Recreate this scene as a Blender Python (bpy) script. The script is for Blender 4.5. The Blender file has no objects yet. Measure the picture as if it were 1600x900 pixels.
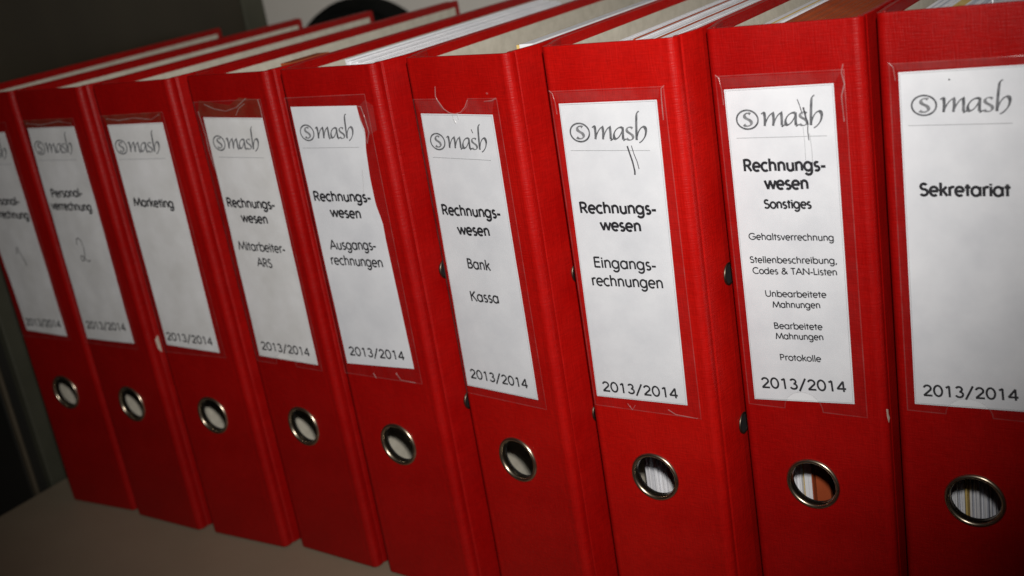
import bpy, bmesh, math, random
from mathutils import Vector, Matrix, noise

# ------------------------------------------------------------------ camera, world, light, exposure
scene = bpy.context.scene
col = scene.collection
R = math.radians

CAM_POS = Vector((0.45947, -0.47523, 0.38724))
CAM_ROT = (R(71.4407), R(9.0758), R(32.0249))
cam_data = bpy.data.cameras.new('camera')
cam_data.sensor_width = 36.0
cam_data.lens = 1824.2 / 1600 * 36
cam_data.clip_start = 0.02
cam_data.clip_end = 60
cam_data.dof.use_dof = True
cam_data.dof.focus_distance = 0.565
cam_data.dof.aperture_fstop = 8.5
cam = bpy.data.objects.new('camera', cam_data)
cam.location = CAM_POS
cam.rotation_euler = CAM_ROT
col.objects.link(cam)
scene.camera = cam

world = bpy.data.worlds.new('World')
scene.world = world
world.use_nodes = True
bg = world.node_tree.nodes['Background']
bg.inputs['Color'].default_value = (1.0, 0.90, 0.80, 1)      # dim room
bg.inputs['Strength'].default_value = 0.009

# flash of the camera, a hand's breadth above the lens
flash = bpy.data.lights.new('camera_flash', 'SPOT')
flash.energy = 25.0
flash.color = (1.0, 0.965, 0.93)
flash.shadow_soft_size = 0.018
flash.spot_size = R(64)
flash.spot_blend = 1.0
flash_obj = bpy.data.objects.new('camera_flash', flash)
flash_obj.location = (0.486, -0.475, 0.500)
flash_aim = Vector((0.115, 0.02, 0.288))
flash_obj.rotation_euler = (flash_aim - Vector(flash_obj.location)).to_track_quat('-Z', 'Y').to_euler()
col.objects.link(flash_obj)

scene.view_settings.view_transform = 'Standard'
scene.view_settings.look = 'None'
scene.view_settings.gamma = 1.0
scene.view_settings.exposure = 0.0
scene.view_settings.use_curve_mapping = False
scene.cycles.transparent_max_bounces = 16

# ------------------------------------------------------------------ materials
def material(name):
    m = bpy.data.materials.new(name)
    m.use_nodes = True
    nt = m.node_tree
    return m, nt, nt.nodes['Principled BSDF']

def N(nt, kind, **kw):
    n = nt.nodes.new(kind)
    for k, v in kw.items():
        setattr(n, k, v)
    return n

def tint(nt, bsdf, c0, c1, scale, detail=4.0, rough=0.6, lo=0.3, hi=0.7, stretch=None):
    tc = N(nt, 'ShaderNodeTexCoord')
    nz = N(nt, 'ShaderNodeTexNoise')
    nz.inputs['Scale'].default_value = scale
    nz.inputs['Detail'].default_value = detail
    nz.inputs['Roughness'].default_value = rough
    if stretch:
        mp = N(nt, 'ShaderNodeMapping')
        mp.inputs['Scale'].default_value = stretch
        nt.links.new(tc.outputs['Object'], mp.inputs['Vector'])
        nt.links.new(mp.outputs['Vector'], nz.inputs['Vector'])
    else:
        nt.links.new(tc.outputs['Object'], nz.inputs['Vector'])
    cr = N(nt, 'ShaderNodeValToRGB')
    cr.color_ramp.elements[0].position = lo
    cr.color_ramp.elements[1].position = hi
    cr.color_ramp.elements[0].color = (*c0, 1)
    cr.color_ramp.elements[1].color = (*c1, 1)
    nt.links.new(nz.outputs['Fac'], cr.inputs['Fac'])
    nt.links.new(cr.outputs['Color'], bsdf.inputs['Base Color'])
    return tc, nz, cr

def cloth_material(k=1.0, warm=1.0):
    m, nt, b = material('red_linen_cloth')
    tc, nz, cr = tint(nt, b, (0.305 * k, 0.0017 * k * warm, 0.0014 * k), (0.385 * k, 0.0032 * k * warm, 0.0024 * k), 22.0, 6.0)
    b.inputs['Roughness'].default_value = 0.47
    b.inputs['Specular IOR Level'].default_value = 0.19
    # woven grain: two crossed, strongly stretched noises
    hs = []
    for st in ((160, 160, 1300), (1300, 1300, 160)):
        mp = N(nt, 'ShaderNodeMapping')
        mp.inputs['Scale'].default_value = st
        nt.links.new(tc.outputs['Object'], mp.inputs['Vector'])
        n2 = N(nt, 'ShaderNodeTexNoise')
        n2.inputs['Scale'].default_value = 1.0
        n2.inputs['Detail'].default_value = 2.0
        nt.links.new(mp.outputs['Vector'], n2.inputs['Vector'])
        hs.append(n2)
    add = N(nt, 'ShaderNodeMath', operation='ADD')
    nt.links.new(hs[0].outputs['Fac'], add.inputs[0])
    nt.links.new(hs[1].outputs['Fac'], add.inputs[1])
    wv = N(nt, 'ShaderNodeMapRange')
    wv.inputs['From Min'].default_value = 0.7
    wv.inputs['From Max'].default_value = 1.3
    wv.inputs['To Min'].default_value = 0.87
    wv.inputs['To Max'].default_value = 1.13
    nt.links.new(add.outputs[0], wv.inputs['Value'])
    ml = N(nt, 'ShaderNodeVectorMath', operation='SCALE')
    nt.links.new(cr.outputs['Color'], ml.inputs[0])
    nt.links.new(wv.outputs['Result'], ml.inputs['Scale'])
    nt.links.new(ml.outputs[0], b.inputs['Base Color'])
    bp = N(nt, 'ShaderNodeBump')
    bp.inputs['Strength'].default_value = 0.7
    bp.inputs['Distance'].default_value = 0.00022
    nt.links.new(add.outputs[0], bp.inputs['Height'])
    nt.links.new(bp.outputs['Normal'], b.inputs['Normal'])
    # handling wear: patches of smoother, greasier cloth
    n3 = N(nt, 'ShaderNodeTexNoise')
    n3.inputs['Scale'].default_value = 45.0
    n3.inputs['Detail'].default_value = 7.0
    nt.links.new(tc.outputs['Object'], n3.inputs['Vector'])
    mr = N(nt, 'ShaderNodeMapRange')
    mr.inputs['From Min'].default_value = 0.3
    mr.inputs['From Max'].default_value = 0.7
    mr.inputs['To Min'].default_value = 0.36
    mr.inputs['To Max'].default_value = 0.50
    nt.links.new(n3.outputs['Fac'], mr.inputs['Value'])
    nt.links.new(mr.outputs['Result'], b.inputs['Roughness'])
    return m

def paper_material(name, c0, c1, scale=60.0, rough=0.75):
    m, nt, b = material(name)
    tc, nz, cr = tint(nt, b, c0, c1, scale, 5.0)
    b.inputs['Roughness'].default_value = rough
    b.inputs['Specular IOR Level'].default_value = 0.25
    return m

M = {}
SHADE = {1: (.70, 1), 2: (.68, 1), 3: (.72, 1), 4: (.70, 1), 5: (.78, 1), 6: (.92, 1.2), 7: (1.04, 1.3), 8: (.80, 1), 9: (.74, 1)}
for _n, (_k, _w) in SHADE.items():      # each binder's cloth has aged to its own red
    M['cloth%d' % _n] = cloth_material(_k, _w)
M['label'] = paper_material('label_paper', (0.615, 0.63, 0.655), (0.72, 0.733, 0.752), 42.0)
M['label_worn'] = paper_material('worn_label_paper', (0.655, 0.655, 0.64), (0.775, 0.78, 0.78), 48.0)  # worn paper, its colour lightened against the flash's falloff to the left
M['paper'] = paper_material('office_paper', (0.70, 0.71, 0.74), (0.80, 0.80, 0.82), 90.0)
M['paper_warm'] = paper_material('aged_paper', (0.46, 0.48, 0.54), (0.56, 0.58, 0.64), 90.0)
M['lining'] = paper_material('grey_beige_lining', (0.43, 0.40, 0.325), (0.54, 0.505, 0.42), 130.0, 0.8)
M['yellow'] = paper_material('yellow_card', (0.60, 0.42, 0.12), (0.68, 0.50, 0.18), 60.0)
M['orange'] = paper_material('orange_card', (0.30, 0.052, 0.014), (0.37, 0.075, 0.021), 60.0)  # orange darkened; the shadow on the dividers is put into the colour
M['grey_card'] = paper_material('grey_card', (0.36, 0.35, 0.32), (0.44, 0.43, 0.40), 60.0)
M['chip'] = paper_material('bare_board', (0.40, 0.31, 0.25), (0.52, 0.43, 0.36), 400.0)

def ink(name, c0, c1, scale=350.0):
    m, nt, b = material(name)
    tint(nt, b, c0, c1, scale, 3.0)
    b.inputs['Roughness'].default_value = 0.6
    b.inputs['Specular IOR Level'].default_value = 0.2
    return m
M['ink'] = ink('black_print', (0.012, 0.012, 0.015), (0.03, 0.03, 0.034))
M['ink_light'] = ink('dark_grey_print', (0.018, 0.018, 0.021), (0.04, 0.041, 0.045))
M['logo'] = ink('grey_logo_print', (0.05, 0.053, 0.058), (0.19, 0.195, 0.205), 420.0)
M['logo_s'] = ink('mid_grey_logo_print', (0.13, 0.135, 0.14), (0.26, 0.265, 0.275), 420.0)
M['hairline'] = ink('pale_rule_print', (0.36, 0.37, 0.38), (0.44, 0.45, 0.46))
M['pencil'] = ink('pencil_line', (0.03, 0.03, 0.03), (0.08, 0.08, 0.08))
M['scuff'] = ink('dark_scuff', (0.015, 0.015, 0.018), (0.12, 0.12, 0.13), 900.0)

def metal_material(name, c0, c1, rough):
    m, nt, b = material(name)
    tint(nt, b, c0, c1, 160.0, 5.0)
    b.inputs['Metallic'].default_value = 1.0
    b.inputs['Roughness'].default_value = rough
    return m
M['ring'] = metal_material('nickel_ring', (0.40, 0.33, 0.24), (0.56, 0.48, 0.37), 0.30)
M['eyelet'] = metal_material('tarnished_eyelet', (0.12, 0.095, 0.07), (0.20, 0.165, 0.13), 0.42)
m, nt, b = material('black_tube')
tint(nt, b, (0.006, 0.006, 0.006), (0.012, 0.012, 0.012), 200.0)
b.inputs['Roughness'].default_value = 0.7
M['tube'] = m

def film_material(name, veil, gloss, tone=(0.985, 0.985, 0.985), dirt=(0.75, 0.72, 0.70)):
    m, nt, b = material(name)
    nt.nodes.remove(b)
    out = nt.nodes['Material Output']
    tr = N(nt, 'ShaderNodeBsdfTransparent')
    tr.inputs['Color'].default_value = (*tone, 1)
    df = N(nt, 'ShaderNodeBsdfDiffuse')
    df.inputs['Color'].default_value = (*dirt, 1)
    gl = N(nt, 'ShaderNodeBsdfGlossy')
    gl.inputs['Roughness'].default_value = 0.22
    tc = N(nt, 'ShaderNodeTexCoord')
    nz = N(nt, 'ShaderNodeTexNoise')
    nz.inputs['Scale'].default_value = 120.0
    nz.inputs['Detail'].default_value = 6.0
    nt.links.new(tc.outputs['Object'], nz.inputs['Vector'])
    mr = N(nt, 'ShaderNodeMapRange')
    mr.inputs['From Min'].default_value = 0.35
    mr.inputs['From Max'].default_value = 0.75
    mr.inputs['To Min'].default_value = veil * 0.55
    mr.inputs['To Max'].default_value = veil * 1.6
    nt.links.new(nz.outputs['Fac'], mr.inputs['Value'])
    m1 = N(nt, 'ShaderNodeMixShader')
    nt.links.new(mr.outputs['Result'], m1.inputs['Fac'])
    nt.links.new(tr.outputs[0], m1.inputs[1])
    nt.links.new(df.outputs[0], m1.inputs[2])
    m2 = N(nt, 'ShaderNodeMixShader')
    m2.inputs['Fac'].default_value = gloss
    nt.links.new(m1.outputs[0], m2.inputs[1])
    nt.links.new(gl.outputs[0], m2.inputs[2])
    nt.links.new(m2.outputs[0], out.inputs['Surface'])
    return m
M['film'] = film_material('clear_pocket_film', 0.005, 0.003, (0.945, 0.945, 0.950))
M['weld'] = film_material('pocket_weld_line', 0.04, 0.015)
M['crease'] = film_material('torn_film_edge', 0.12, 0.03)
M['brown_grime'] = film_material('dirty_film', 0.10, 0.006, (0.9, 0.88, 0.85), (0.30, 0.17, 0.09))
M['grime'] = film_material('scratched_film', 0.016, 0.006)

m, nt, b = material('desk_laminate')
tint(nt, b, (0.22, 0.172, 0.118), (0.255, 0.202, 0.142), 9.0, 9.0, stretch=(1.0, 1.6, 1.0))
b.inputs['Roughness'].default_value = 0.5
M['desk'] = m
m, nt, b = material('dark_brown_panel')
tint(nt, b, (0.017, 0.014, 0.008), (0.032, 0.026, 0.015), 9.0, 8.0, stretch=(1.0, 1.0, 0.15))
b.inputs['Roughness'].default_value = 0.45
M['panel'] = m
m, nt, b = material('black_brown_inside')
tint(nt, b, (0.008, 0.008, 0.006), (0.016, 0.014, 0.010), 12.0, 6.0)
b.inputs['Roughness'].default_value = 0.6
M['dark_inner'] = m
m, nt, b = material('grey_green_frame')
tint(nt, b, (0.048, 0.048, 0.032), (0.064, 0.064, 0.044), 30.0, 5.0)
b.inputs['Roughness'].default_value = 0.5
M['frame'] = m
m, nt, b = material('brown_batten')
tint(nt, b, (0.06, 0.048, 0.03), (0.09, 0.072, 0.046), 30.0, 6.0)
b.inputs['Roughness'].default_value = 0.55
M['batten'] = m
m, nt, b = material('pale_wall_paint')
tint(nt, b, (0.60, 0.57, 0.51), (0.66, 0.63, 0.57), 6.0, 6.0)
b.inputs['Roughness'].default_value = 0.85
M['wall'] = m
m, nt, b = material('black_plastic')
tint(nt, b, (0.004, 0.005, 0.004), (0.008, 0.008, 0.007), 50.0)
b.inputs['Roughness'].default_value = 0.8
b.inputs['Specular IOR Level'].default_value = 0.08
M['black'] = m

# ------------------------------------------------------------------ helpers
def link(name, me, mat, parent=None, smooth=False):
    if mat is not None:
        me.materials.append(M[mat])
    if smooth:
        for p in me.polygons:
            p.use_smooth = True
    o = bpy.data.objects.new(name, me)
    col.objects.link(o)
    if parent is not None:
        o.parent = parent
    return o

def from_bm(name, bm, mat, parent=None, smooth=False):
    me = bpy.data.meshes.new(name)
    bm.normal_update()
    bm.to_mesh(me)
    bm.free()
    return link(name, me, mat, parent, smooth)

def from_data(name, verts, faces, mat, parent=None, smooth=False):
    me = bpy.data.meshes.new(name)
    me.from_pydata(verts, [], faces)
    me.update()
    return link(name, me, mat, parent, smooth)

def add_box(bm, lo, hi, bevel=0.0):
    r = bmesh.ops.create_cube(bm, size=1.0)
    c = [(a + b) / 2 for a, b in zip(lo, hi)]
    s = [b - a for a, b in zip(lo, hi)]
    for v in r['verts']:
        v.co = Vector((c[0] + v.co.x * s[0], c[1] + v.co.y * s[1], c[2] + v.co.z * s[2]))
    if bevel:
        es = list({e for v in r['verts'] for e in v.link_edges})
        bmesh.ops.bevel(bm, geom=es, offset=bevel, segments=2, affect='EDGES', profile=0.5)

def box(name, lo, hi, mat, parent=None, bevel=0.0):
    bm = bmesh.new()
    add_box(bm, lo, hi, bevel)
    return from_bm(name, bm, mat, parent)

def tag(o, label=None, cat=None, group=None, kind=None):
    if label: o['label'] = label
    if cat: o['category'] = cat
    if group: o['group'] = group
    if kind: o['kind'] = kind
    return o

# ------------------------------------------------------------------ the setting
H = 0.318                # binder height
DEPTH = 0.2865           # cover length behind the spine
W = 0.0708               # spine width

desk_lo_x = -0.359
shelf = box('desk_top', (desk_lo_x, -0.75, -0.028), (1.3, 0.438, 0.0), 'desk', bevel=0.0015)
tag(shelf, kind='structure')
wall = box('wall', (-2.6, 0.440, -0.9), (1.6, 0.52, 1.6), 'wall')
tag(wall, kind='structure')

# side panel of the cabinet that closes the row on the left
cab = bpy.data.objects.new('cabinet', None)
col.objects.link(cab)
cab.location = (-0.40, 0.2, -0.35)
tag(cab, 'dark brown cabinet with grey-green edge strips left of the binders', 'cabinet')
def cab_box(name, lo, hi, mat, bevel=0.001):
    o = box(name, [a - b for a, b in zip(lo, cab.location)], [a - b for a, b in zip(hi, cab.location)], mat, cab, bevel)
    return o
cab_box('side_panel', (-0.378, 0.032, -0.35), (-0.3645, 0.338, 0.75), 'panel')
cab_box('edge_strip', (-0.378, 0.0095, -0.35), (-0.3625, 0.032, 0.75), 'frame')
cab_box('edge_strip', (-0.381, 0.338, -0.35), (-0.3625, 0.366, 0.75), 'frame')
cab_box('batten', (-0.368, -0.0050, -0.35), (-0.3625, -0.0018, 0.75), 'batten')
cab_box('groove', (-0.372, -0.0016, -0.35), (-0.3690, 0.0093, 0.75), 'dark_inner', 0.0002)  # solid strip; the gap's shade is put in as near-black colour
cab_box('door', (-0.92, 0.0015, -0.35), (-0.381, 0.0090, 0.75), 'dark_inner')

# black round thing fixed to the wall, only its upper rim shows above the binders
def lathe(name, profile, mat, parent=None, seg=64):
    bm = bmesh.new()
    rings = []
    for r, y in profile:
        rings.append([bm.verts.new((r * math.cos(2 * math.pi * k / seg), y, r * math.sin(2 * math.pi * k / seg))) for k in range(seg)])
    for a, c in zip(rings, rings[1:]):
        for k in range(seg):
            bm.faces.new((a[k], a[(k + 1) % seg], c[(k + 1) % seg], c[k]))
    bmesh.ops.recalc_face_normals(bm, faces=bm.faces)
    return from_bm(name, bm, mat, parent, True)

disc = bpy.data.objects.new('wall_disc', None)
col.objects.link(disc)
disc.location = (-0.306, 0.440, 0.2195)
tag(disc, 'black round disc on the pale wall, its curved top showing above binders', 'disc')
lathe('body', [(0.0001, -0.020), (0.080, -0.020), (0.092, -0.017), (0.097, -0.010), (0.097, 0.0)], 'black', disc)
lathe('rim', [(0.088, -0.0195), (0.0925, -0.0230), (0.0975, -0.0195), (0.0995, -0.012), (0.0995, -0.003)], 'black', disc)

# ------------------------------------------------------------------ lettering: a geometric stroke alphabet
def arc(cx, cy, rx, ry, a0, a1, n=None):
    n = n or max(4, int(abs(a1 - a0) / 14))
    return [(cx + rx * math.cos(R(a0 + (a1 - a0) * k / n)), cy + ry * math.sin(R(a0 + (a1 - a0) * k / n))) for k in range(n + 1)]

def O(cx, cy, rx, ry):
    return arc(cx, cy, rx, ry, 90, 450, 28)

XH = 0.44
G = {
 'a': (0.545, [O(.25, .22, .2, .22), [(.45, 0), (.45, XH)]]),
 'b': (0.545, [O(.295, .22, .2, .22), [(.095, 0), (.095, .74)]]),
 'c': (0.43, [arc(.25, .22, .2, .22, 48, 312)]),
 'd': (0.545, [O(.25, .22, .2, .22), [(.45, 0), (.45, .74)]]),
 'e': (0.50, [[(.055, .225), (.445, .225)] + arc(.25, .22, .195, .22, 2, 312)[0:]]),
 'g': (0.545, [O(.25, .22, .2, .22), [(.45, XH), (.45, -.02)] + arc(.26, -.02, .19, .19, 0, -150)]),
 'h': (0.50, [[(.09, 0), (.09, .74)], [(.09, .25)] + arc(.245, .27, .155, .17, 180, 0) + [(.40, 0)]]),
 'i': (0.19, [[(.095, 0), (.095, XH)], [(.095, .57), (.095, .66)]]),
 'k': (0.44, [[(.09, 0), (.09, .74)], [(.37, XH), (.11, .20)], [(.19, .27), (.40, 0)]]),
 'l': (0.19, [[(.095, 0), (.095, .74)]]),
 'm': (0.78, [[(.09, 0), (.09, XH)], [(.09, .26)] + arc(.237, .29, .147, .15, 180, 0) + [(.384, 0)], [(.384, .26)] + arc(.531, .29, .147, .15, 180, 0) + [(.678, 0)]]),
 'n': (0.49, [[(.09, 0), (.09, XH)], [(.09, .25)] + arc(.245, .27, .155, .17, 180, 0) + [(.40, 0)]]),
 'o': (0.51, [O(.255, .22, .205, .22)]),
 'p': (0.545, [O(.295, .22, .2, .22), [(.095, -.22), (.095, XH)]]),
 'r': (0.32, [[(.09, 0), (.09, XH)], [(.09, .27)] + arc(.235, .27, .145, .17, 180, 55)]),
 's': (0.38, [arc(.185, .33, .105, .11, 35, 262) + arc(.185, .11, .125, .11, 88, -145)]),
 't': (0.29, [[(.14, 0), (.14, .62)], [(.02, .42), (.27, .42)]]),
 'u': (0.49, [[(.09, XH), (.09, .18)] + arc(.245, .17, .155, .17, 180, 360) + [(.40, .18), (.40, XH)], [(.40, .2), (.40, 0)]]),
 'v': (0.43, [[(.03, XH), (.215, .01), (.40, XH)]]),
 'w': (0.68, [[(.03, XH), (.19, .01), (.34, XH), (.49, .01), (.65, XH)]]),
 'A': (0.66, [[(.03, 0), (.33, .72), (.63, 0)], [(.14, .24), (.52, .24)]]),
 'B': (0.53, [[(.09, 0), (.09, .72)], [(.09, .69), (.25, .69)] + arc(.25, .54, .15, .15, 90, -90) + [(.09, .39)], [(.25, .39)] + arc(.27, .21, .18, .18, 90, -90) + [(.09, .03)]]),
 'C': (0.66, [arc(.38, .36, .32, .35, 45, 315)]),
 'E': (0.48, [[(.42, .69), (.09, .69), (.09, .03), (.42, .03)], [(.09, .38), (.40, .38)]]),
 'G': (0.76, [arc(.39, .36, .33, .35, 42, 330) + [(.70, .33), (.42, .33)]]),
 'K': (0.56, [[(.09, 0), (.09, .72)], [(.46, .72), (.11, .36)], [(.2, .45), (.52, 0)]]),
 'L': (0.42, [[(.09, .72), (.09, .03), (.39, .03)]]),
 'M': (0.83, [[(.05, 0), (.16, .70), (.415, .06), (.67, .70), (.78, 0)]]),
 'N': (0.72, [[(.09, 0), (.09, .70), (.63, .02), (.63, .72)]]),
 'P': (0.50, [[(.09, 0), (.09, .72)], [(.09, .69), (.25, .69)] + arc(.25, .51, .18, .18, 90, -90) + [(.09, .33)]]),
 'R': (0.53, [[(.09, 0), (.09, .72)], [(.09, .69), (.25, .69)] + arc(.25, .51, .18, .18, 90, -90) + [(.09, .33)], [(.26, .33), (.46, 0)]]),
 'S': (0.50, [arc(.25, .53, .155, .16, 30, 262) + arc(.245, .19, .185, .18, 86, -150)]),
 'T': (0.46, [[(.23, 0), (.23, .69)], [(.02, .69), (.44, .69)]]),
 'U': (0.64, [[(.09, .72), (.09, .24)] + arc(.32, .25, .23, .22, 180, 360) + [(.55, .24), (.55, .72)]]),
 '0': (0.56, [O(.28, .36, .215, .345)]),
 '1': (0.56, [[(.16, .60), (.32, .69), (.32, 0)]]),
 '2': (0.56, [arc(.275, .50, .185, .19, 170, -30) + [(.07, .03), (.50, .03)]]),
 '3': (0.56, [arc(.27, .535, .155, .155, 160, -85) , arc(.27, .20, .195, .18, 88, -160)]),
 '4': (0.56, [[(.40, 0), (.40, .68), (.05, .19), (.52, .19)]]),
 '/': (0.50, [[(.04, -.10), (.44, .76)]]),
 '-': (0.30, [[(.04, .24), (.26, .24)]]),
 ',': (0.24, [[(.13, .06), (.06, -.12)]]),
 '&': (0.68, [[(.62, .02), (.20, .50)] + arc(.30, .575, .115, .12, 200, -20) + [(.36, .48), (.16, .33)] + arc(.25, .18, .17, .17, 130, 300) + [(.42, .10), (.58, .32)]]),
 ' ': (0.27, []),
}

def ribbon(pts, half, verts, faces, z, cap=0.0):
    """flat mitred ribbon along pts; half is a number or a function of the direction"""
    P = [Vector(p) for p in pts]
    Q = [P[0]]
    for p in P[1:]:
        if (p - Q[-1]).length > 1e-7:
            Q.append(p)
    closed = len(Q) > 3 and (Q[0] - Q[-1]).length < 1e-6
    if closed:
        Q.pop()
    n = len(Q)
    if n < 2:
        return
    base = len(verts)
    for k in range(n):
        if closed:
            d0 = (Q[k] - Q[k - 1]).normalized(); d1 = (Q[(k + 1) % n] - Q[k]).normalized()
        else:
            d1 = (Q[k + 1] - Q[k]).normalized() if k < n - 1 else (Q[k] - Q[k - 1]).normalized()
            d0 = (Q[k] - Q[k - 1]).normalized() if k > 0 else d1
        d = d0 + d1
        if d.length < 1e-6:
            d = d1
        d.normalize()
        nrm = Vector((-d.y, d.x))
        h = half(d) if callable(half) else half
        c = max(0.78, d.dot(d1))
        p = Q[k].copy()
        if cap and not closed:
            if k == 0: p = p - d1 * cap
            if k == n - 1: p = p + d0 * cap
        a = p + nrm * h / c
        b = p - nrm * h / c
        verts.append((a.x, a.y, z)); verts.append((b.x, b.y, z))
    m = n if closed else n - 1
    for k in range(m):
        i, j = base + 2 * k, base + 2 * ((k + 1) % n)
        faces.append((i, i + 1, j + 1, j))

def split_sharp(p):
    out, cur = [], [p[0]]
    for k in range(1, len(p)):
        cur.append(p[k])
        if k < len(p) - 1:
            a = Vector(p[k]) - Vector(p[k - 1]); b = Vector(p[k + 1]) - Vector(p[k])
            if a.length > 1e-6 and b.length > 1e-6 and a.angle(b) > R(38):
                out.append(cur); cur = [p[k]]
    out.append(cur)
    return out

def tall(y):
    return y * 1.16 if y <= XH else XH * 1.16 + (y - XH) * 0.77

def text_strokes(s):
    x = 0.0
    out = []
    for ch in s:
        adv, st = G[ch]
        low = ch.islower()
        for p in st:
            out += split_sharp([(x + a, (tall(b) if low else b)) for a, b in p])
        x += adv
    xs = [a for p in out for a, _ in p]
    return out, min(xs), max(xs)

# the round-hand logo word: broad-pen strokes, unit = its full width, baseline at 0
def nib(width, thin, ang):
    t = R(ang)
    def f(d):
        return max(thin, width * abs(d.x * math.sin(t) - d.y * math.cos(t))) * 0.5
    return f

def bez(*P):
    out = []
    for k in range(0, len(P) - 3, 3):
        a, b, c, d = [Vector(p) for p in P[k:k + 4]]
        for t in range(0 if k == 0 else 1, 11):
            t /= 10
            q = a * (1 - t) ** 3 + b * 3 * t * (1 - t) ** 2 + c * 3 * t * t * (1 - t) + d * t ** 3
            out.append((q.x, q.y))
    return out

LOGO = [
 # m
 bez((.310, .133), (.325, .150), (.338, .150), (.345, .140)) + bez((.345, .140), (.352, .10), (.346, .05), (.340, .000))[1:],
 bez((.342, .012), (.365, .07), (.405, .135), (.445, .142)) + bez((.445, .142), (.455, .10), (.446, .05), (.438, .000))[1:],
 bez((.440, .012), (.465, .07), (.500, .135), (.540, .142)) + bez((.540, .142), (.546, .09), (.538, .04), (.540, .006))[1:],
 bez((.540, .006), (.550, -.004), (.562, .002), (.572, .012)),
 # a
 bez((.700, .138), (.640, .155), (.580, .090), (.582, .035), (.584, -.012), (.645, .000), (.698, .110)),
 bez((.702, .145), (.704, .09), (.692, .03), (.700, .004)),
 bez((.700, .004), (.712, -.004), (.724, .004), (.738, .014)),
 # h
 bez((.928, .322), (.905, .318), (.895, .300), (.890, .270), (.880, .19), (.872, .10), (.866, .000)),
 bez((.868, .020), (.885, .08), (.925, .150), (.965, .150), (1.005, .145), (.995, .085), (.975, .045), (.955, .01), (.925, -.018), (.895, -.030)),
]
LOGO_S = [
 bez((.826, .130), (.800, .158), (.748, .142), (.752, .105), (.758, .075), (.828, .070), (.824, .030), (.815, -.008), (.762, -.010), (.742, .016)),
]
LOGO_RING_S = [
 bez((.182, .137), (.165, .160), (.108, .150), (.112, .112), (.118, .080), (.192, .078), (.188, .036), (.180, -.004), (.112, -.004), (.098, .022)),
]

# ------------------------------------------------------------------ binder parts
def spine_mesh(uc, zc, hole_r):
    """spine board with rounded long edges and a punched finger hole"""
    r = 0.0040
    prof = [(0.0, 0.0065), (0.0, r)]
    for k in range(1, 11):
        a = R(90 * k / 10)
        prof.append((r - r * math.cos(a), r - r * math.sin(a)))
    left_n = len(prof)
    prof.append((0.0062, 0.00006)); prof.append((0.0080, 0.0))       # faint pressed line beside the edge
    h = 0.0185
    patch_i = len(prof)
    prof.append((uc - h, 0.0)); prof.append((uc + h, 0.0))
    prof.append((W - 0.0080, 0.0)); prof.append((W - 0.0062, 0.00008))
    for k in range(0, 11):
        a = R(90 * (10 - k) / 10)
        prof.append((W - r + r * math.cos(a), r - r * math.sin(a)))
    prof.append((W, 0.0065))
    zs = [0.0006, 0.0030, zc - h, zc + h, 0.13, 0.20, 0.27, H - 0.003, H]
    bm = bmesh.new()
    grid = [[bm.verts.new((u, d, z)) for u, d in prof] for z in zs]
    for i in range(len(zs) - 1):
        for j in range(len(prof) - 1):
            if i == 2 and j == patch_i:
                continue
            bm.faces.new((grid[i][j], grid[i][j + 1], grid[i + 1][j + 1], grid[i + 1][j]))
    seg = 40
    ring = [bm.verts.new((uc + hole_r * math.cos(2 * math.pi * k / seg - 3 * math.pi / 4), 0.0, zc + hole_r * math.sin(2 * math.pi * k / seg - 3 * math.pi / 4))) for k in range(seg)]
    cs = [grid[2][patch_i], grid[2][patch_i + 1], grid[3][patch_i + 1], grid[3][patch_i]]
    q = seg // 4
    for s in range(4):
        mid = None
        for k in range(q):
            a = ring[s * q + k]; c = ring[(s * q + k + 1) % seg]
            if k < q // 2:
                bm.faces.new((cs[s], c, a))
            else:
                if k == q // 2:
                    bm.faces.new((cs[s], cs[(s + 1) % 4], a))
                bm.faces.new((cs[(s + 1) % 4], c, a))
    bmesh.ops.recalc_face_normals(bm, faces=bm.faces)
    # make normals point to the front (-y)
    f = min(bm.faces, key=lambda f: f.calc_center_median().y)
    big = max(bm.faces, key=lambda f: f.calc_area())
    if big.normal.y > 0:
        bmesh.ops.reverse_faces(bm, faces=bm.faces)
    return bm

def add_mods(o, thick, bev=0.0007):
    for p in o.data.polygons:
        p.use_smooth = False
    s = o.modifiers.new('solid', 'SOLIDIFY')
    s.thickness = thick
    s.offset = -1
    b = o.modifiers.new('soft', 'BEVEL')
    b.width = bev
    b.segments = 2
    b.limit_method = 'ANGLE'
    b.angle_limit = R(50)

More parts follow.
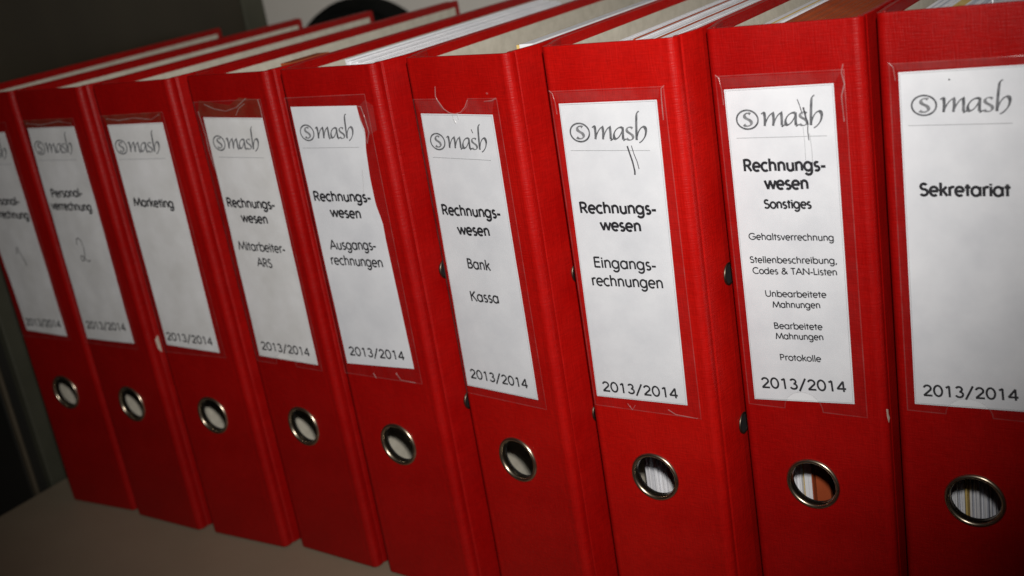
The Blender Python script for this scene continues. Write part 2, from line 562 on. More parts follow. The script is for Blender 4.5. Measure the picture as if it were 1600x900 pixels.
def cover_mesh(side, seed, flare=0.0):
    """outer sheet of a cover, x=0 plane going back along +y; side=+1 right cover, -1 left cover"""
    prof = [(-0.0006, 0.0050), (-0.0006, 0.0066), (flare * .10, 0.0080), (flare * .40, 0.0125), (flare * .75, 0.0180), (flare, 0.0235)]
    rad = 0.0018
    D = DEPTH
    n = 10
    for k in range(1, n + 1):
        t = k / n
        y = 0.0235 + (D - rad - 0.0235) * t
        prof.append((flare, y))
    zs = [0.0006, 0.0006 + rad * .3, 0.0006 + rad, 0.11, 0.21, H - rad, H - rad * .3, H]
    rows = []
    bm = bmesh.new()
    for z in zs:
        if z in (zs[0], zs[-1]): e = D - rad
        elif z in (zs[1], zs[-2]): e = D - rad * .29
        else: e = D
        rows.append([bm.verts.new((side * u, d, z)) for u, d in prof] + [bm.verts.new((side * flare, e, z))])
    for a, c in zip(rows, rows[1:]):
        for j in range(len(a) - 1):
            if (a[j].co - a[j + 1].co).length < 1e-6 and (c[j].co - c[j + 1].co).length < 1e-6:
                continue
            bm.faces.new((a[j], a[j + 1], c[j + 1], c[j]))
    bmesh.ops.remove_doubles(bm, verts=bm.verts, dist=1e-6)
    bmesh.ops.recalc_face_normals(bm, faces=bm.faces)
    big = max(bm.faces, key=lambda f: f.calc_area())
    if big.normal.x * side < 0:
        bmesh.ops.reverse_faces(bm, faces=bm.faces)
    return bm

def lining_mesh(side, flare=0.0):
    t = 0.0032
    bm = bmesh.new()
    prof = [(flare * .10, 0.0090), (flare * .40, 0.0130), (flare * .75, 0.0185), (flare, 0.0240)]
    prof += [(flare, 0.0240 + (DEPTH - 0.0065 - 0.0240) * k / 8) for k in range(1, 9)]
    n = len(prof) - 1
    rows = []
    for z in (0.006, H / 2, H - 0.0048):
        rows.append([bm.verts.new((side * (u - t), d, z)) for u, d in prof])
    for a, c in zip(rows, rows[1:]):
        for j in range(n):
            bm.faces.new((a[j], a[j + 1], c[j + 1], c[j]))
    return bm

def torus_like(name, prof, mat, parent, seg=48, loc=(0, 0, 0), rot=None):
    """closed profile (radius, depth) revolved about the y axis"""
    bm = bmesh.new()
    rings = [[bm.verts.new((r * math.cos(2 * math.pi * k / seg), y, r * math.sin(2 * math.pi * k / seg))) for k in range(seg)] for r, y in prof]
    m = len(rings)
    for i in range(m):
        a, c = rings[i], rings[(i + 1) % m]
        for k in range(seg):
            bm.faces.new((a[k], a[(k + 1) % seg], c[(k + 1) % seg], c[k]))
    bmesh.ops.recalc_face_normals(bm, faces=bm.faces)
    o = from_bm(name, bm, mat, parent, True)
    o.location = loc
    if rot: o.rotation_euler = rot
    return o

RING_PROF = [(0.0113, 0.0030), (0.0112, 0.0004), (0.0114, -0.0006), (0.0119, -0.0011), (0.0126, -0.0013), (0.0132, -0.0009), (0.0136, -0.0002), (0.0134, 0.0006), (0.0122, 0.0006), (0.0119, 0.0030)]
TUBE_PROF = [(0.0113, 0.0028), (0.0113, 0.0036), (0.0121, 0.0036), (0.0121, 0.0028)]
EYE_PROF = [(0.0046, 0.002), (0.0046, -0.0001), (0.0048, -0.0005), (0.0052, -0.0007), (0.0056, -0.0004), (0.0057, 0.0002), (0.0052, 0.0004), (0.0050, 0.002)]

def wave(u, v, seed, amp):
    if amp == 0:
        return 0.0
    return amp * (noise.noise(Vector((u * 45, v * 28, seed * 7.3))) + 0.5 * noise.noise(Vector((u * 120, v * 80, seed * 3.1 + 5))))

LABEL_D = 0.00022        # paper in front of the cloth
PAPER_T = 0.00018
TEXT_D = LABEL_D + PAPER_T + 0.00011
FILM_D = TEXT_D + 0.00028

def label_card(root, corners, seed, amp, mat, right_edge=None):
    """paper label from its four corners (u, z in metres), gently cockled"""
    tl, tr, bl, br = corners
    nu, nv = 20, 60
    bm = bmesh.new()
    rows = []
    rnd = random.Random(seed)
    for j in range(nv + 1):
        t = j / nv
        row = []
        for i in range(nu + 1):
            s = i / nu
            u = (tl[0] * (1 - s) + tr[0] * s) * (1 - t) + (bl[0] * (1 - s) + br[0] * s) * t
            z = (tl[1] * (1 - s) + tr[1] * s) * (1 - t) + (bl[1] * (1 - s) + br[1] * s) * t
            if right_edge and i > nu - 4:
                u += right_edge(t) * (i - nu + 4) / 4
            row.append(bm.verts.new((u, -(LABEL_D + PAPER_T) - wave(u, z, seed, amp) - abs(amp) * 1.0, z)))
        rows.append(row)
    for a, c in zip(rows, rows[1:]):
        for i in range(nu):
            bm.faces.new((a[i], c[i], c[i + 1], a[i + 1]))
    bmesh.ops.recalc_face_normals(bm, faces=bm.faces)
    if sum(f.normal.y for f in bm.faces) > 0:
        bmesh.ops.reverse_faces(bm, faces=bm.faces)
    o = from_bm('label_card', bm, mat, root, True)
    s = o.modifiers.new('solid', 'SOLIDIFY')
    s.thickness = PAPER_T
    s.offset = -1
    e = o.modifiers.new('crisp', 'EDGE_SPLIT')
    e.split_angle = R(40)
    return o

def flat_print(name, verts2, faces, card, mat, seed, amp):
    """verts2 are (u, z, layer) on the label plane"""
    vs = [(u, -TEXT_D - l - wave(u, z, seed, amp) - abs(amp), z) for u, z, l in verts2]
    return from_data(name, vs, faces, mat, card)

def put_text(card, s, weight, L, Rr, cap, seed, amp, pale=False):
    strokes, x0, x1 = text_strokes(s)
    half = 0.082 if weight == 'b' else 0.065
    x0 -= half; x1 += half
    sy = cap / 0.75
    width = math.hypot(Rr[0] - L[0], Rr[1] - L[1])
    sx = width / (x1 - x0)
    ex = Vector((Rr[0] - L[0], Rr[1] - L[1])) / width
    ey = Vector((-ex.y, ex.x))
    verts, faces = [], []
    k = 0
    asp = sx / sy
    for p in strokes:
        v2 = []
        ribbon([(a * asp, b) for a, b in p], half, v2, f2 := [], 0.0, cap=0.02 if len(p) == 2 else 0.0)
        base = len(verts)
        lay = (k % 9) * 0.000004
        k += 1
        for a, b, _ in v2:
            q = Vector(L) + ex * (a - x0 * asp) * sy + ey * b * sy
            verts.append((q.x, q.y, lay))
        faces += [tuple(base + i for i in f) for f in f2]
    return flat_print('lettering', verts, faces, card, ('ink' if weight == 'b' else 'ink_light'), seed, amp)

def put_logo(card, L, Rr, seed, amp):
    width = math.hypot(Rr[0] - L[0], Rr[1] - L[1])
    ex = Vector((Rr[0] - L[0], Rr[1] - L[1])) / width
    ey = Vector((-ex.y, ex.x))
    def place(groups, name, mat):
        verts, faces = [], []
        k = 0
        for pts, half in groups:
            v2, f2 = [], []
            ribbon(pts, half, v2, f2, 0.0)
            base = len(verts)
            for a, b, _ in v2:
                q = Vector(L) + ex * a * width + ey * (b - 0.0) * width
                verts.append((q.x, q.y, (k % 12) * 0.000004))
            faces += [tuple(base + i for i in f) for f in f2]
            k += 1
        flat_print(name, verts, faces, card, mat, seed, amp)
    n1 = nib(0.040, 0.014, 38)
    place([(p, n1) for p in LOGO], 'logo_letters', 'logo')
    place([(p, nib(0.036, 0.012, 20)) for p in LOGO_S], 'logo_letter', 'logo_s')
    place([(O(.142, .076, .125, .105), 0.0085)], 'logo_oval', 'logo')
    place([(O(.142, .076, .134, .114), 0.0028)], 'logo_oval_outline', 'logo_s')
    place([(p, nib(0.040, 0.016, 20)) for p in LOGO_RING_S], 'logo_initial', 'logo_s')

def put_line(card, name, pts, half, mat, seed, amp):
    fine = [Vector(pts[0])]
    for q in pts[1:]:
        a, b = fine[-1], Vector(q)
        m = max(1, int((b - a).length / 0.0015))
        fine += [a.lerp(b, (k + 1) / m) for k in range(m)]
    v, f = [], []
    ribbon(fine, half, v, f, 0.0)
    flat_print(name, [(a, b, 0.00001) for a, b, _ in v], f, card, mat, seed, amp)

def film(root, u0, u1, z0, z1, notch=None, depth=None, mat='film', name='label_pocket'):
    """clear pocket front; notch = ('top'|'bottom', centre u, radius)"""
    d = -(depth or FILM_D)
    pts = [(u0, z0)]
    if notch and notch[0] == 'bottom':
        pts += [(a, b) for a, b in arc(notch[1], z0, notch[2], notch[3], 180, 0, 14)]
    pts.append((u1, z0)); pts.append((u1, z1))
    if notch and notch[0] == 'top':
        pts += [(a, b) for a, b in arc(notch[1], z1, notch[2], notch[3], 0, -180, 14)]
    pts.append((u0, z1))
    bm = bmesh.new()
    vs = [bm.verts.new((a, d, b)) for a, b in pts]
    f = bm.faces.new(vs)
    bmesh.ops.triangulate(bm, faces=[f])
    return from_bm(name, bm, mat, root), pts

def film_line(parent, pts, half, mat, name, d=None, lift=0.00025):
    """a raised narrow ridge: weld seam, tear or crease"""
    d = d or FILM_D
    verts, faces = [], []
    v, f = [], []
    ribbon(pts, half, v, f, 0.0)
    n = len(v) // 2
    P = [Vector((a, b)) for a, b, _ in v]
    for k in range(n):
        m = (P[2 * k] + P[2 * k + 1]) / 2
        verts += [(P[2 * k].x, -d - 0.00004, P[2 * k].y), (m.x, -d - lift, m.y), (P[2 * k + 1].x, -d - 0.00004, P[2 * k + 1].y)]
    for q in f:
        a, _, _, c = q
        i, j = a // 2 * 3, c // 2 * 3
        faces += [(i, i + 1, j + 1, j), (i + 1, i + 2, j + 2, j + 1)]
    return from_data(name, verts, faces, mat, parent, True)

# ------------------------------------------------------------------ the nine binders
mm = 0.001
BINDERS = [
 dict(n=1, x=-.31686, y=-.00490, yaw=1.83, lean=-.144, cl=4.0, cr=1.2, seed=1, amp=.00036, card='label_worn',
  label='leftmost red lever arch binder, pencilled 1 on its label cut by the picture edge',
  lab=[(3.5, 291.5), (53.5, 291.3), (10.9, 144.1), (54.4, 141.4)], pocket=(1.5, 59, 139.5, 298, None),
  text=[('Personal-', 'b', 13.4, 240.5, 47.6, 240.1), ('verrechnung', 'b', 8.8, 231.0, 52.7, 229.9), ('2013/2014', 'r', 12.8, 148.3, 51.7, 148.2), ('LOGO', '', 9.1, 275.2, 49.3, 273.9), ('LINE', '', 8.6, 269.6, 51.1, 268.9)]),
 dict(n=2, x=-.23986, y=-.00537, yaw=-2.04, lean=-.047, cl=0.1, cr=1.8, seed=2, amp=.00038, card='label_worn',
  label='red lever arch binder with a pencilled 2 on its wrinkled label, second from left',
  lab=[(5.6, 293.6), (56.9, 293.6), (3.6, 142.8), (55.8, 143.5)], pocket=(2.2, 60, 140, 299, None),
  text=[('Personal-', 'b', 11.8, 246.5, 46.0, 247.0), ('verrechnung', 'b', 7.7, 237.9, 51.2, 237.3), ('2013/2014', 'r', 7.2, 150.9, 52.0, 152.6), ('LOGO', '', 7.6, 277.1, 49.0, 276.5), ('LINE', '', 8.0, 271.8, 50.3, 271.8)]),
 dict(n=3, x=-.15855, y=-.00624, yaw=.11, lean=-.182, cl=0.0, cr=1.4, seed=3, amp=.00014, card='label_worn',
  label='red lever arch binder whose label reads Marketing',
  lab=[(7.2, 293.1), (57.9, 292.7), (6.6, 144.5), (55.4, 142.2)], pocket=(3.5, 61, 139.5, 299, None),
  text=[('Marketing', 'b', 11.8, 240.6, 49.0, 239.4), ('2013/2014', 'r', 8.6, 148.3, 51.9, 147.3), ('LOGO', '', 8.8, 275.8, 50.0, 274.8), ('LINE', '', 9.2, 270.9, 52.5, 270.7)]),
 dict(n=4, x=-.07964, y=-.00089, yaw=-4.37, lean=-.069, cl=-0.2, cr=0.9, seed=4, amp=.00016, card='label_worn',
  label='red lever arch binder whose label reads Mitarbeiter-ARS in a torn pocket',
  lab=[(9.4, 293.7), (60.9, 292.3), (7.2, 141.0), (59.9, 140.6)], pocket=(4.5, 63.5, 137.5, 303, ('bottom', 32, 9, 8.5)),
  text=[('Rechnungs-', 'b', 11.7, 239.2, 55.0, 238.8), ('wesen', 'b', 21.3, 229.9, 45.3, 229.5), ('Mitarbeiter-', 'r', 12.7, 212.0, 55.0, 211.7), ('ARS', 'r', 26.3, 202.1, 39.9, 201.7), ('2013/2014', 'r', 11.3, 145.8, 55.4, 146.0), ('LOGO', '', 12.5, 275.2, 53.1, 274.2), ('LINE', '', 14.6, 269.7, 54.8, 269.3)]),
 dict(n=5, x=0.0, y=-.00640, yaw=-3.39, lean=.037, cl=-0.4, cr=0.9, seed=5, amp=.00020, card='label',
  label='red lever arch binder whose label reads Ausgangsrechnungen, label frayed on the right',
  lab=[(4.8, 297.8), (54.3, 297.1), (5.3, 144.6), (57.8, 146.9)], pocket=(2.5, 62.5, 138.5, 303, None),
  text=[('Rechnungs-', 'b', 7.8, 244.5, 51.8, 244.6), ('wesen', 'b', 17.8, 235.4, 41.6, 235.0), ('Ausgangs-', 'r', 12.1, 215.9, 48.4, 217.2), ('rechnungen', 'r', 10.6, 206.9, 50.5, 207.2), ('2013/2014', 'r', 9.0, 150.3, 52.8, 151.8), ('LOGO', '', 7.9, 280.2, 48.6, 279.7), ('LINE', '', 7.8, 274.7, 50.6, 274.8)]),
 dict(n=6, x=.08237, y=-.00109, yaw=-8.74, lean=.198, cl=-0.6, cr=0.2, seed=6, amp=.00015, card='label',
  label='red lever arch binder whose label reads Bank and Kassa',
  lab=[(6.5, 289.5), (56.3, 288.9), (4.2, 135.7), (55.6, 135.8)], pocket=(3.4, 61.2, 131.5, 297, ('top', 31.5, 10.5, 7.5)),
  text=[('Rechnungs-', 'b', 9.1, 235.6, 51.4, 236.1), ('wesen', 'b', 17.9, 225.2, 41.3, 225.9), ('Bank', 'r', 21.0, 206.6, 37.6, 206.7), ('Kassa', 'r', 19.1, 187.9, 39.6, 188.8), ('2013/2014', 'r', 7.9, 141.0, 50.5, 141.7), ('LOGO', '', 9.6, 272.0, 49.4, 271.1), ('LINE', '', 9.7, 266.5, 50.5, 265.9)]),
 dict(n=7, x=.16434, y=-.00233, yaw=-2.21, lean=.271, cl=-0.3, cr=0.6, seed=7, amp=.00010, card='label',
  label='red lever arch binder whose label reads Eingangsrechnungen, with two dark scratches',
  lab=[(6.9, 290.9), (59.2, 291.1), (4.8, 137.9), (56.6, 139.2)], pocket=(3.4, 63.6, 133.0, 297, None),
  text=[('Rechnungs-', 'b', 10.4, 237.0, 52.9, 237.4), ('wesen', 'b', 20.4, 228.5, 43.3, 228.6), ('Eingangs-', 'r', 14.2, 209.1, 49.0, 209.3), ('rechnungen', 'r', 11.6, 199.5, 51.3, 200.3), ('2013/2014', 'r', 8.8, 141.3, 52.5, 142.5), ('LOGO', '', 10.5, 273.8, 52.2, 272.6), ('LINE', '', 10.0, 268.1, 52.9, 267.8)]),
 dict(n=8, x=.24312, y=.01199, yaw=-2.17, lean=.010, cl=0.0, cr=0.1, seed=8, amp=.00010, card='label',
  label='red lever arch binder whose densely printed label reads Sonstiges',
  lab=[(7.2, 290.8), (57.5, 291.4), (6.9, 138.1), (56.6, 141.5)], pocket=(4.0, 62.4, 135.5, 297, ('bottom', 31.9, 9.5, 9.5)),
  text=[('Rechnungs-', 'b', 12.9, 253.2, 51.9, 253.4), ('wesen', 'b', 22.0, 244.8, 43.1, 245.0), ('Sonstiges', 's', 21.1, 235.7, 43.8, 236.1), ('Gehaltsverrechnung', 't', 12.1, 220.4, 52.7, 221.1), ('Stellenbeschreibung,', 't', 11.6, 209.0, 53.4, 210.3), ('Codes & TAN-Listen', 't', 12.4, 203.6, 53.0, 204.8), ('Unbearbeitete', 't', 17.7, 192.4, 47.4, 193.7), ('Mahnungen', 't', 20.7, 187.1, 44.0, 188.4), ('Bearbeitete', 't', 20.6, 176.4, 44.4, 177.7), ('Mahnungen', 't', 20.8, 171.2, 44.3, 172.6), ('Protokolle', 't', 22.1, 160.4, 42.5, 161.5), ('2013/2014', 'r', 11.2, 144.8, 53.7, 147.4), ('LOGO', '', 11.3, 273.8, 51.7, 273.6), ('LINE', '', 11.0, 268.5, 53.0, 268.8)]),
 dict(n=9, x=.31692, y=.01523, yaw=-.11, lean=.133, cl=0.0, cr=0.6, seed=9, amp=.00010, card='label',
  label='red lever arch binder whose label reads Sekretariat, rightmost in the row',
  lab=[(8.6, 293.2), (59.5, 293.6), (8.4, 141.7), (58.0, 143.0)], pocket=(5.1, 63.4, 138.5, 297, ('bottom', 32.0, 10, 8.5)),
  text=[('Sekretariat', 'b', 14.7, 240.3, 51.6, 240.1), ('2013/2014', 'r', 12.2, 146.3, 52.9, 148.1), ('LOGO', '', 12.7, 276.1, 51.8, 275.4), ('LINE', '', 11.6, 270.7, 52.4, 270.4)]),
]
GROUP = 'red lever arch binders standing in a row'

# what each binder holds: (u0, u1, top height below the cover edge, material) in mm, sheaves from left to right
def sheaves(n):
    r = random.Random(40 + n)
    out = []
    def run(u0, u1, top, mats, lo=1.2, hi=3.0, jit=0.7, slope=0.0):
        u = u0
        while u < u1 - 0.5:
            t = min(r.uniform(lo, hi), u1 - u)
            out.append((u, u + t - 0.12, top + slope * (u - u0) + r.uniform(-jit, jit), r.choice(mats)))
            u += t
    if n in (1, 3):
        run(34, 60, 22, ['paper'])
    elif n == 2:
        run(30, 60, 20, ['paper'])
    elif n == 4:
        run(30, 46, 20, ['paper']); out.append((48.0, 58.0, 1.6, 'orange'))
    elif n == 5:
        run(22, 63, 1.6, ['paper'], 0.9, 1.8, 0.25, 0.22)
    elif n == 6:
        run(30, 49, 19, ['paper']); out.append((49.6, 51.6, 2.4, 'yellow')); out.append((52.0, 60.0, 2.0, 'paper'))
    elif n == 7:
        run(11, 33, 9, ['paper'], 0.5, 1.1, 1.0)
        out.append((33.2, 34.0, 4.2, 'orange')); run(34.4, 45, 4.6, ['paper'], 1, 2, .2, .2)
        out.append((45.4, 46.2, 4.6, 'orange')); run(46.5, 55, 5.0, ['paper'], 1, 2, .2, .2); out.append((55.4, 61.5, 5.8, 'orange'))
    elif n == 8:
        run(7, 10, 8, ['grey_card', 'paper']); run(10, 15, 7, ['paper'], 1.0, 2.0)
        out.append((15.2, 16.4, 5.8, 'yellow')); run(16.8, 21, 6.5, ['paper'], 1.2, 2.2)
        out.append((21.3, 21.9, 6.0, 'orange')); out.append((22.3, 23.0, 6.6, 'paper'))
        run(23.4, 60, 5.5, ['orange'], 2.0, 4.0, 0.2, 0.25)
    elif n == 9:
        run(7, 22, 7.5, ['paper', 'paper', 'paper_warm'], 0.45, 1.0); out.append((22.3, 23.2, 5.0, 'yellow'))
        run(23.5, 40, 7.5, ['paper', 'paper', 'paper', 'paper_warm'], 0.45, 1.0); run(40, 60, 16, ['paper'], 1.5, 3)
    return out

spine_me = None
# how far the hinges swell beyond the spine, for the gap after binder k
FLARE = {0: .0030}
for _a, _b in zip(BINDERS, BINDERS[1:]):
    _g = _b['x'] - _a['x'] - W * math.cos(R(_a['yaw']))
    FLARE[_a['n']] = max(0.0004, min(0.0044, _g / 2 - 0.0009))
FLARE[9] = .0030
# each right cover leans out until it nearly touches its neighbour's left cover
for _a, _b in zip(BINDERS, BINDERS[1:]):
    _rear = _b['x'] - FLARE[_a['n']] - DEPTH * math.sin(R(_b['cl']))
    _have = _rear - (_a['x'] + W * math.cos(R(_a['yaw'])) + FLARE[_a['n']]) - 0.0009
    _a['cr'] = max(-2.0, min(1.2, math.degrees(math.asin(_have / DEPTH))))
EYE = {5: 0.0228, 6: 0.0272, 7: 0.0255, 8: 0.036}
for B in BINDERS:
    n, sd, amp = B['n'], B['seed'], B['amp']
    root = bpy.data.objects.new('lever_arch_binder', None)
    col.objects.link(root)
    lean = R(B['lean'])
    root.location = (B['x'], B['y'], max(0.0, math.sin(lean) * W) + 0.0004)
    root.rotation_euler = (0, lean, R(B['yaw']))
    tag(root, B['label'], 'binder', GROUP)
    uc, zc = 0.0329, 0.0954
    if spine_me is None:
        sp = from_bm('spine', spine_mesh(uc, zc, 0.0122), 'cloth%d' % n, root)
        spine_me = sp.data
    else:
        sp = bpy.data.objects.new('spine', spine_me)
        col.objects.link(sp); sp.parent = root
        sp.material_slots[0].link = 'OBJECT'
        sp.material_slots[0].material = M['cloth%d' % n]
    add_mods(sp, 0.0024)
    ring = torus_like('finger_ring', RING_PROF, 'ring', root, 48, (uc, 0, zc))
    torus_like('sleeve', TUBE_PROF, 'tube', ring, 40)
    # covers: own hinge line, own swing
    for side, swing in ((-1, B['cl']), (1, B['cr'])):
        fl_ = FLARE[n - 1 if side < 0 else n]
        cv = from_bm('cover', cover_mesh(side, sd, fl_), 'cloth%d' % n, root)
        cv.location = (0 if side < 0 else W, 0, 0)
        a = R(swing if side < 0 else -swing) - R(B['yaw'])
        cv.rotation_euler = (0, 0, a)
        add_mods(cv, 0.0026)
        ln = from_bm('lining', lining_mesh(side, fl_), 'lining', cv)
        s = ln.modifiers.new('solid', 'SOLIDIFY'); s.thickness = 0.0003; s.offset = 0
        if side > 0 and n in EYE:
            for z in (0.1995, 0.1195):
                e = torus_like('eyelet', EYE_PROF, 'eyelet', cv, 32, (fl_, EYE[n], z), (0, 0, R(90)))
                bm = bmesh.new()
                bmesh.ops.create_circle(bm, cap_ends=True, segments=24, radius=0.0047)
                for v in bm.verts:
                    v.co = Vector((v.co.x, 0.00012 - 0.0004, v.co.y))
                from_bm('eyelet_hole', bm, 'tube', e)  # flat black disc put in for the dark inside the eyelet
    # label
    cn = [(a * mm, b * mm) for a, b in B['lab']]
    edge = None
    if n == 5:
        def edge(t):
            k = [(0, 0), (.05, .0004), (.09, .0022), (.16, -.0002), (.26, -.0016), (.36, -.0018), (.43, .0004), (.5, .0), (1, 0)]
            for (a, p), (b, q) in zip(k, k[1:]):
                if a <= t <= b:
                    return p + (q - p) * (t - a) / (b - a)
            return 0
    card = label_card(root, cn, sd, amp, B['card'], edge)
    ctr = Vector((sum(c[0] for c in cn) / 4, sum(c[1] for c in cn) / 4))
    ins = [Vector(c) + Vector((0.0006 if c[0] < ctr.x else -0.0006, 0.0006 if c[1] < ctr.y else -0.0006)) for c in cn]
    if n != 5:
        put_line(card, 'frame_line', [ins[0], ins[1], ins[3], ins[2], ins[0]], 0.00011, 'hairline', sd, amp)
    for t, wgt, a, b_, c, d in B['text']:
        L, Rr = (a * mm, b_ * mm), (c * mm, d * mm)
        if t == 'LOGO':
            put_logo(card, L, Rr, sd, amp)
        elif t == 'LINE':
            put_line(card, 'rule_line', [L, Rr], 0.00016, 'hairline', sd, amp)
        else:
            cap = {'b': .0056, 's': .0042, 't': .0032, 'r': .0056}[wgt]
            put_text(card, t, 'b' if wgt in 'bs' else 'r', L, Rr, cap, sd, amp)
    # clear pocket over the label
    u0, u1, z0, z1, notch = B['pocket']
    nt_ = (notch[0],) + tuple(v * mm for v in notch[1:]) if notch else None
    fd = FILM_D + 2.6 * amp
    fl, outline = film(root, u0 * mm, u1 * mm, z0 * mm, z1 * mm, nt_, fd)
    film_line(fl, outline + [outline[0]], 0.00028, 'weld', 'weld_seam', fd, 0.0002)
    # paper inside
    for k, (a, b_, top, mt) in enumerate(sheaves(n)):
        r = random.Random(n * 100 + k)
        y0 = 0.030 + r.uniform(-.0025, .0025)
        ln_ = 0.030 if (n == 4 and mt == 'orange') else 0.212
        sh = box('divider_sheet' if mt in ('yellow', 'orange', 'grey_card') else 'paper_sheaf',
                 (a * mm, y0, 0.008), (b_ * mm, y0 + ln_ + r.uniform(0, .004), H - top * mm), mt, root)
        sh.rotation_euler = (0, 0, -R(B['yaw']) * 0.9)
    B['root'], B['card'], B['film'], B['fd'] = root, card, fl, fd

BY = {B['n']: B for B in BINDERS}

# ------------------------------------------------------------------ small marks: pencil figures, scuffs, creases, chips
def mark(n, name, pts, half, mat):
    B = BY[n]
    put_line(B['card'], name, [(a * mm, b * mm) for a, b in pts], half * mm, mat, B['seed'], B['amp'])

mark(1, 'pencil_figure', [(26.5, 203.5), (29.0, 209.0), (34.1, 195.1)], .34, 'pencil')
mark(2, 'pencil_figure', [(23.8, 213.0), (24.8, 216.8), (27.2, 218.0), (29.8, 215.5), (30.6, 210.8), (29.0, 205.5), (26.8, 202.0), (24.6, 201.4), (23.8, 204.0), (25.6, 205.4), (28.2, 203.4), (31.2, 201.2), (34.0, 202.4)], .36, 'pencil')
mark(7, 'scuff', [(41.2, 270.0), (42.0, 266.5), (43.0, 262.5), (43.6, 258.0), (43.4, 256.2)], .42, 'scuff')
mark(7, 'scuff', [(43.4, 270.2), (44.2, 266.4), (45.4, 262.6), (46.0, 259.0)], .22, 'scuff')
mark(8, 'scuff', [(41.0, 285.2), (41.8, 282.5), (42.8, 278.5)], .20, 'scuff')
mark(8, 'scuff', [(43.4, 281.6), (44.2, 277.2), (45.0, 273.8)], .40, 'scuff')
mark(8, 'scuff', [(45.0, 275.0), (44.6, 271.0), (44.8, 267.0)], .22, 'pencil')
mark(8, 'scuff', [(42.6, 273.0), (42.8, 266.0), (42.6, 258.0)], .12, 'hairline')
mark(8, 'scuff', [(45.4, 270.0), (45.8, 262.0), (45.6, 255.0)], .14, 'hairline')
mark(6, 'scuff', [(40.4, 281.6), (41.2, 279.6)], .25, 'pencil')
mark(9, 'scuff', [(28.4, 289.4), (29.0, 289.0)], .30, 'pencil')

def crease(n, pts, half=.25, mat='crease', lift=.0005):
    B = BY[n]
    film_line(B['film'], [(a * mm, b * mm) for a, b in pts], half * mm, mat, 'film_tear', B['fd'] + 0.00006, lift)

crease(7, [(3.0, 297.4), (4.6, 296.0), (5.4, 292.0), (5.6, 286.0)], .22)
crease(7, [(64.2, 297.6), (62.4, 296.2), (62.0, 291.0), (61.8, 282.0)], .25)
crease(7, [(23.0, 136.2), (25.5, 133.0), (27.5, 136.0)], .22)
crease(7, [(46.0, 135.8), (50.0, 133.6), (62.0, 133.0)], .22)
crease(8, [(4.0, 297.6), (5.6, 296.2), (6.4, 291.0), (6.6, 284.0)], .24)
crease(8, [(62.4, 299.5), (61.4, 296.0), (62.4, 291.0), (60.8, 286.0), (61.2, 275.0)], .30)
crease(9, [(5.0, 297.6), (6.8, 295.6), (7.4, 290.0)], .24)
crease(6, [(21.2, 303.5), (20.2, 298.5), (21.0, 296.6), (24.5, 292.0), (28.5, 289.8), (31.4, 289.4), (35.5, 290.2), (39.5, 293.0), (42.0, 296.6)], .22)
crease(6, [(30.2, 289.6), (30.0, 287.2), (31.2, 284.6)], .40)
crease(6, [(33.2, 289.8), (33.8, 286.8)], .35)
crease(6, [(53.0, 295.6), (58.0, 296.0), (61.2, 297.2)], .35)
crease(6, [(55.2, 299.6), (56.4, 299.2)], .5)
crease(5, [(54.4, 297.0), (58.2, 296.6), (59.6, 290.0), (60.4, 283.0), (57.6, 277.0)], .30)
crease(5, [(56.0, 292.0), (57.2, 284.0), (57.6, 277.5)], .25)
crease(5, [(50.2, 263.0), (49.2, 256.0), (47.6, 250.0)], .30)
crease(5, [(26.0, 141.0), (27.5, 138.0)], .3)
crease(5, [(44.0, 143.0), (47.0, 139.0), (58.0, 138.6)], .35)
crease(4, [(7.0, 297.5), (7.8, 290.0), (8.6, 282.0), (8.2, 274.0), (9.6, 262.0)], .35)
crease(4, [(14.0, 301.5), (22.0, 298.5), (32.0, 297.0), (42.0, 299.0), (52.0, 304.0)], .35)
crease(4, [(40.0, 294.5), (44.0, 298.5), (50.0, 301.0)], .3)
crease(4, [(61.6, 303.0), (62.2, 298.0), (62.0, 293.0)], .3)
crease(3, [(9.0, 297.0), (20.0, 295.6), (34.0, 296.6), (50.0, 295.0), (58.0, 298.0)], .40)
crease(2, [(8.0, 297.0), (24.0, 295.6), (44.0, 297.5), (57.0, 295.5)], .40)

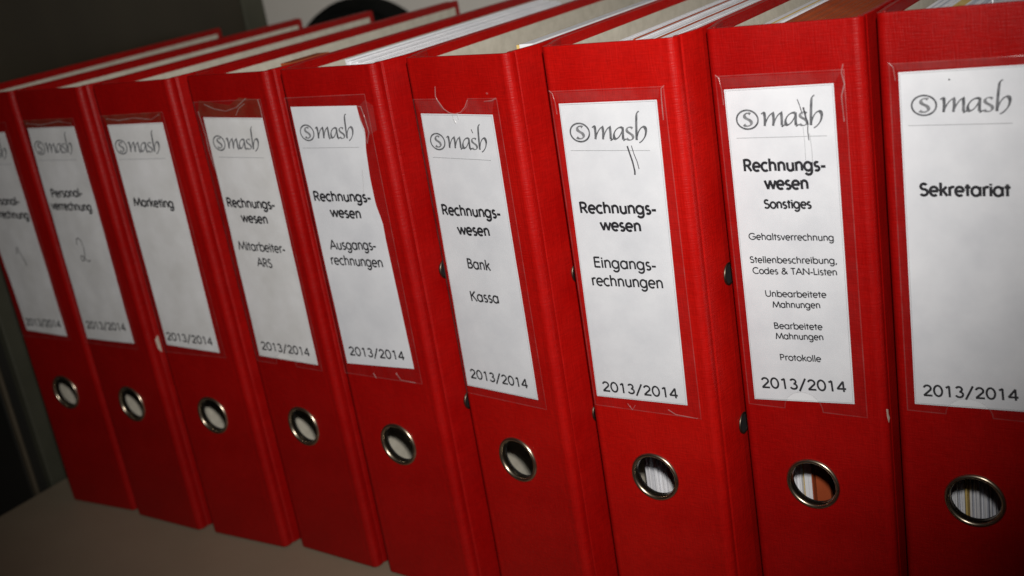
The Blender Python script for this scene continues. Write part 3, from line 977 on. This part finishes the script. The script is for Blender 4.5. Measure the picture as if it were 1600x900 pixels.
# brown dirty patches and paler patches on the film at the pockets' upper ends
def patch(n, pts, mat='grime'):
    B = BY[n]
    bm = bmesh.new()
    f = bm.faces.new([bm.verts.new((a * mm, -B['fd'] - 0.00014, b * mm)) for a, b in pts])
    bmesh.ops.triangulate(bm, faces=[f])
    from_bm('scratched_patch', bm, mat, B['film'])
patch(4, [(6, 294.6), (61, 293.4), (63, 303), (46, 304.5), (36, 300.5), (24, 301.8), (10, 304)], 'brown_grime')
patch(6, [(6.5, 290.4), (24.5, 290.2), (20.6, 296.4), (4.4, 296.4)])
patch(6, [(39.0, 290.2), (57.0, 289.8), (59.6, 296.2), (42.6, 296.4)])
patch(7, [(6.4, 291.8), (60.4, 291.9), (61.6, 296.2), (5.4, 296.4)])
patch(8, [(7.0, 291.8), (58.5, 292.2), (61.2, 296.2), (6.2, 296.4)])
patch(9, [(8.2, 294.2), (60.0, 294.4), (61.0, 296.8), (7.2, 296.8)])
patch(5, [(55.2, 296.0), (62.0, 300.0), (67.0, 297.0), (66.4, 284.0), (59.0, 281.0)])
patch(3, [(8, 293.8), (58, 293.6), (60, 299.4), (6, 299.4)], 'brown_grime')
patch(2, [(6, 294.4), (57.0, 294.4), (59, 299.4), (5, 299.4)], 'brown_grime')

# bare board showing where an edge is knocked
def chip(n, pts, name='worn_patch'):
    B = BY[n]
    bm = bmesh.new()
    vs = [bm.verts.new((a * mm, b * mm, c * mm)) for a, b, c in pts]
    f = bm.faces.new(vs)
    bmesh.ops.triangulate(bm, faces=[f])
    o = from_bm(name, bm, 'chip', B['root'])
    s = o.modifiers.new('solid', 'SOLIDIFY'); s.thickness = 0.0003; s.offset = 1

WM = W / mm
chip(2, [(WM + .3, 5.6, 145), (WM + .3, 8.0, 147), (WM + .3, 11.0, 146), (WM + .3, 11.0, 136), (WM + .3, 8.0, 135), (WM + .3, 6.0, 138)])
chip(8, [(WM - .18, 2.0, 139.5), (WM + .10, 3.0, 139), (WM + .12, 3.2, 136.5), (WM + .2, 4.4, 134.0), (WM + .10, 3.2, 132.2), (WM - .05, 2.4, 134.6)])

# loose note slipped into the last binder, written on in pen
nb = BY[9]['root']
note = box('note_sheet', (0.0390, 0.034, 0.05), (0.0394, 0.150, H - 0.0012), 'paper', nb)
nv, nf = [], []
rr = random.Random(5)
pts = [(0.040 + 0.0009 * k, H - 0.0042 + 0.0012 * math.sin(k * 2.1) + rr.uniform(-.0005, .0005)) for k in range(40)]
ribbon(pts, 0.00018, nv, nf, 0.0)
from_data('handwriting', [(0.03946, a, b_) for a, b_, _ in nv], nf, 'ink', note)
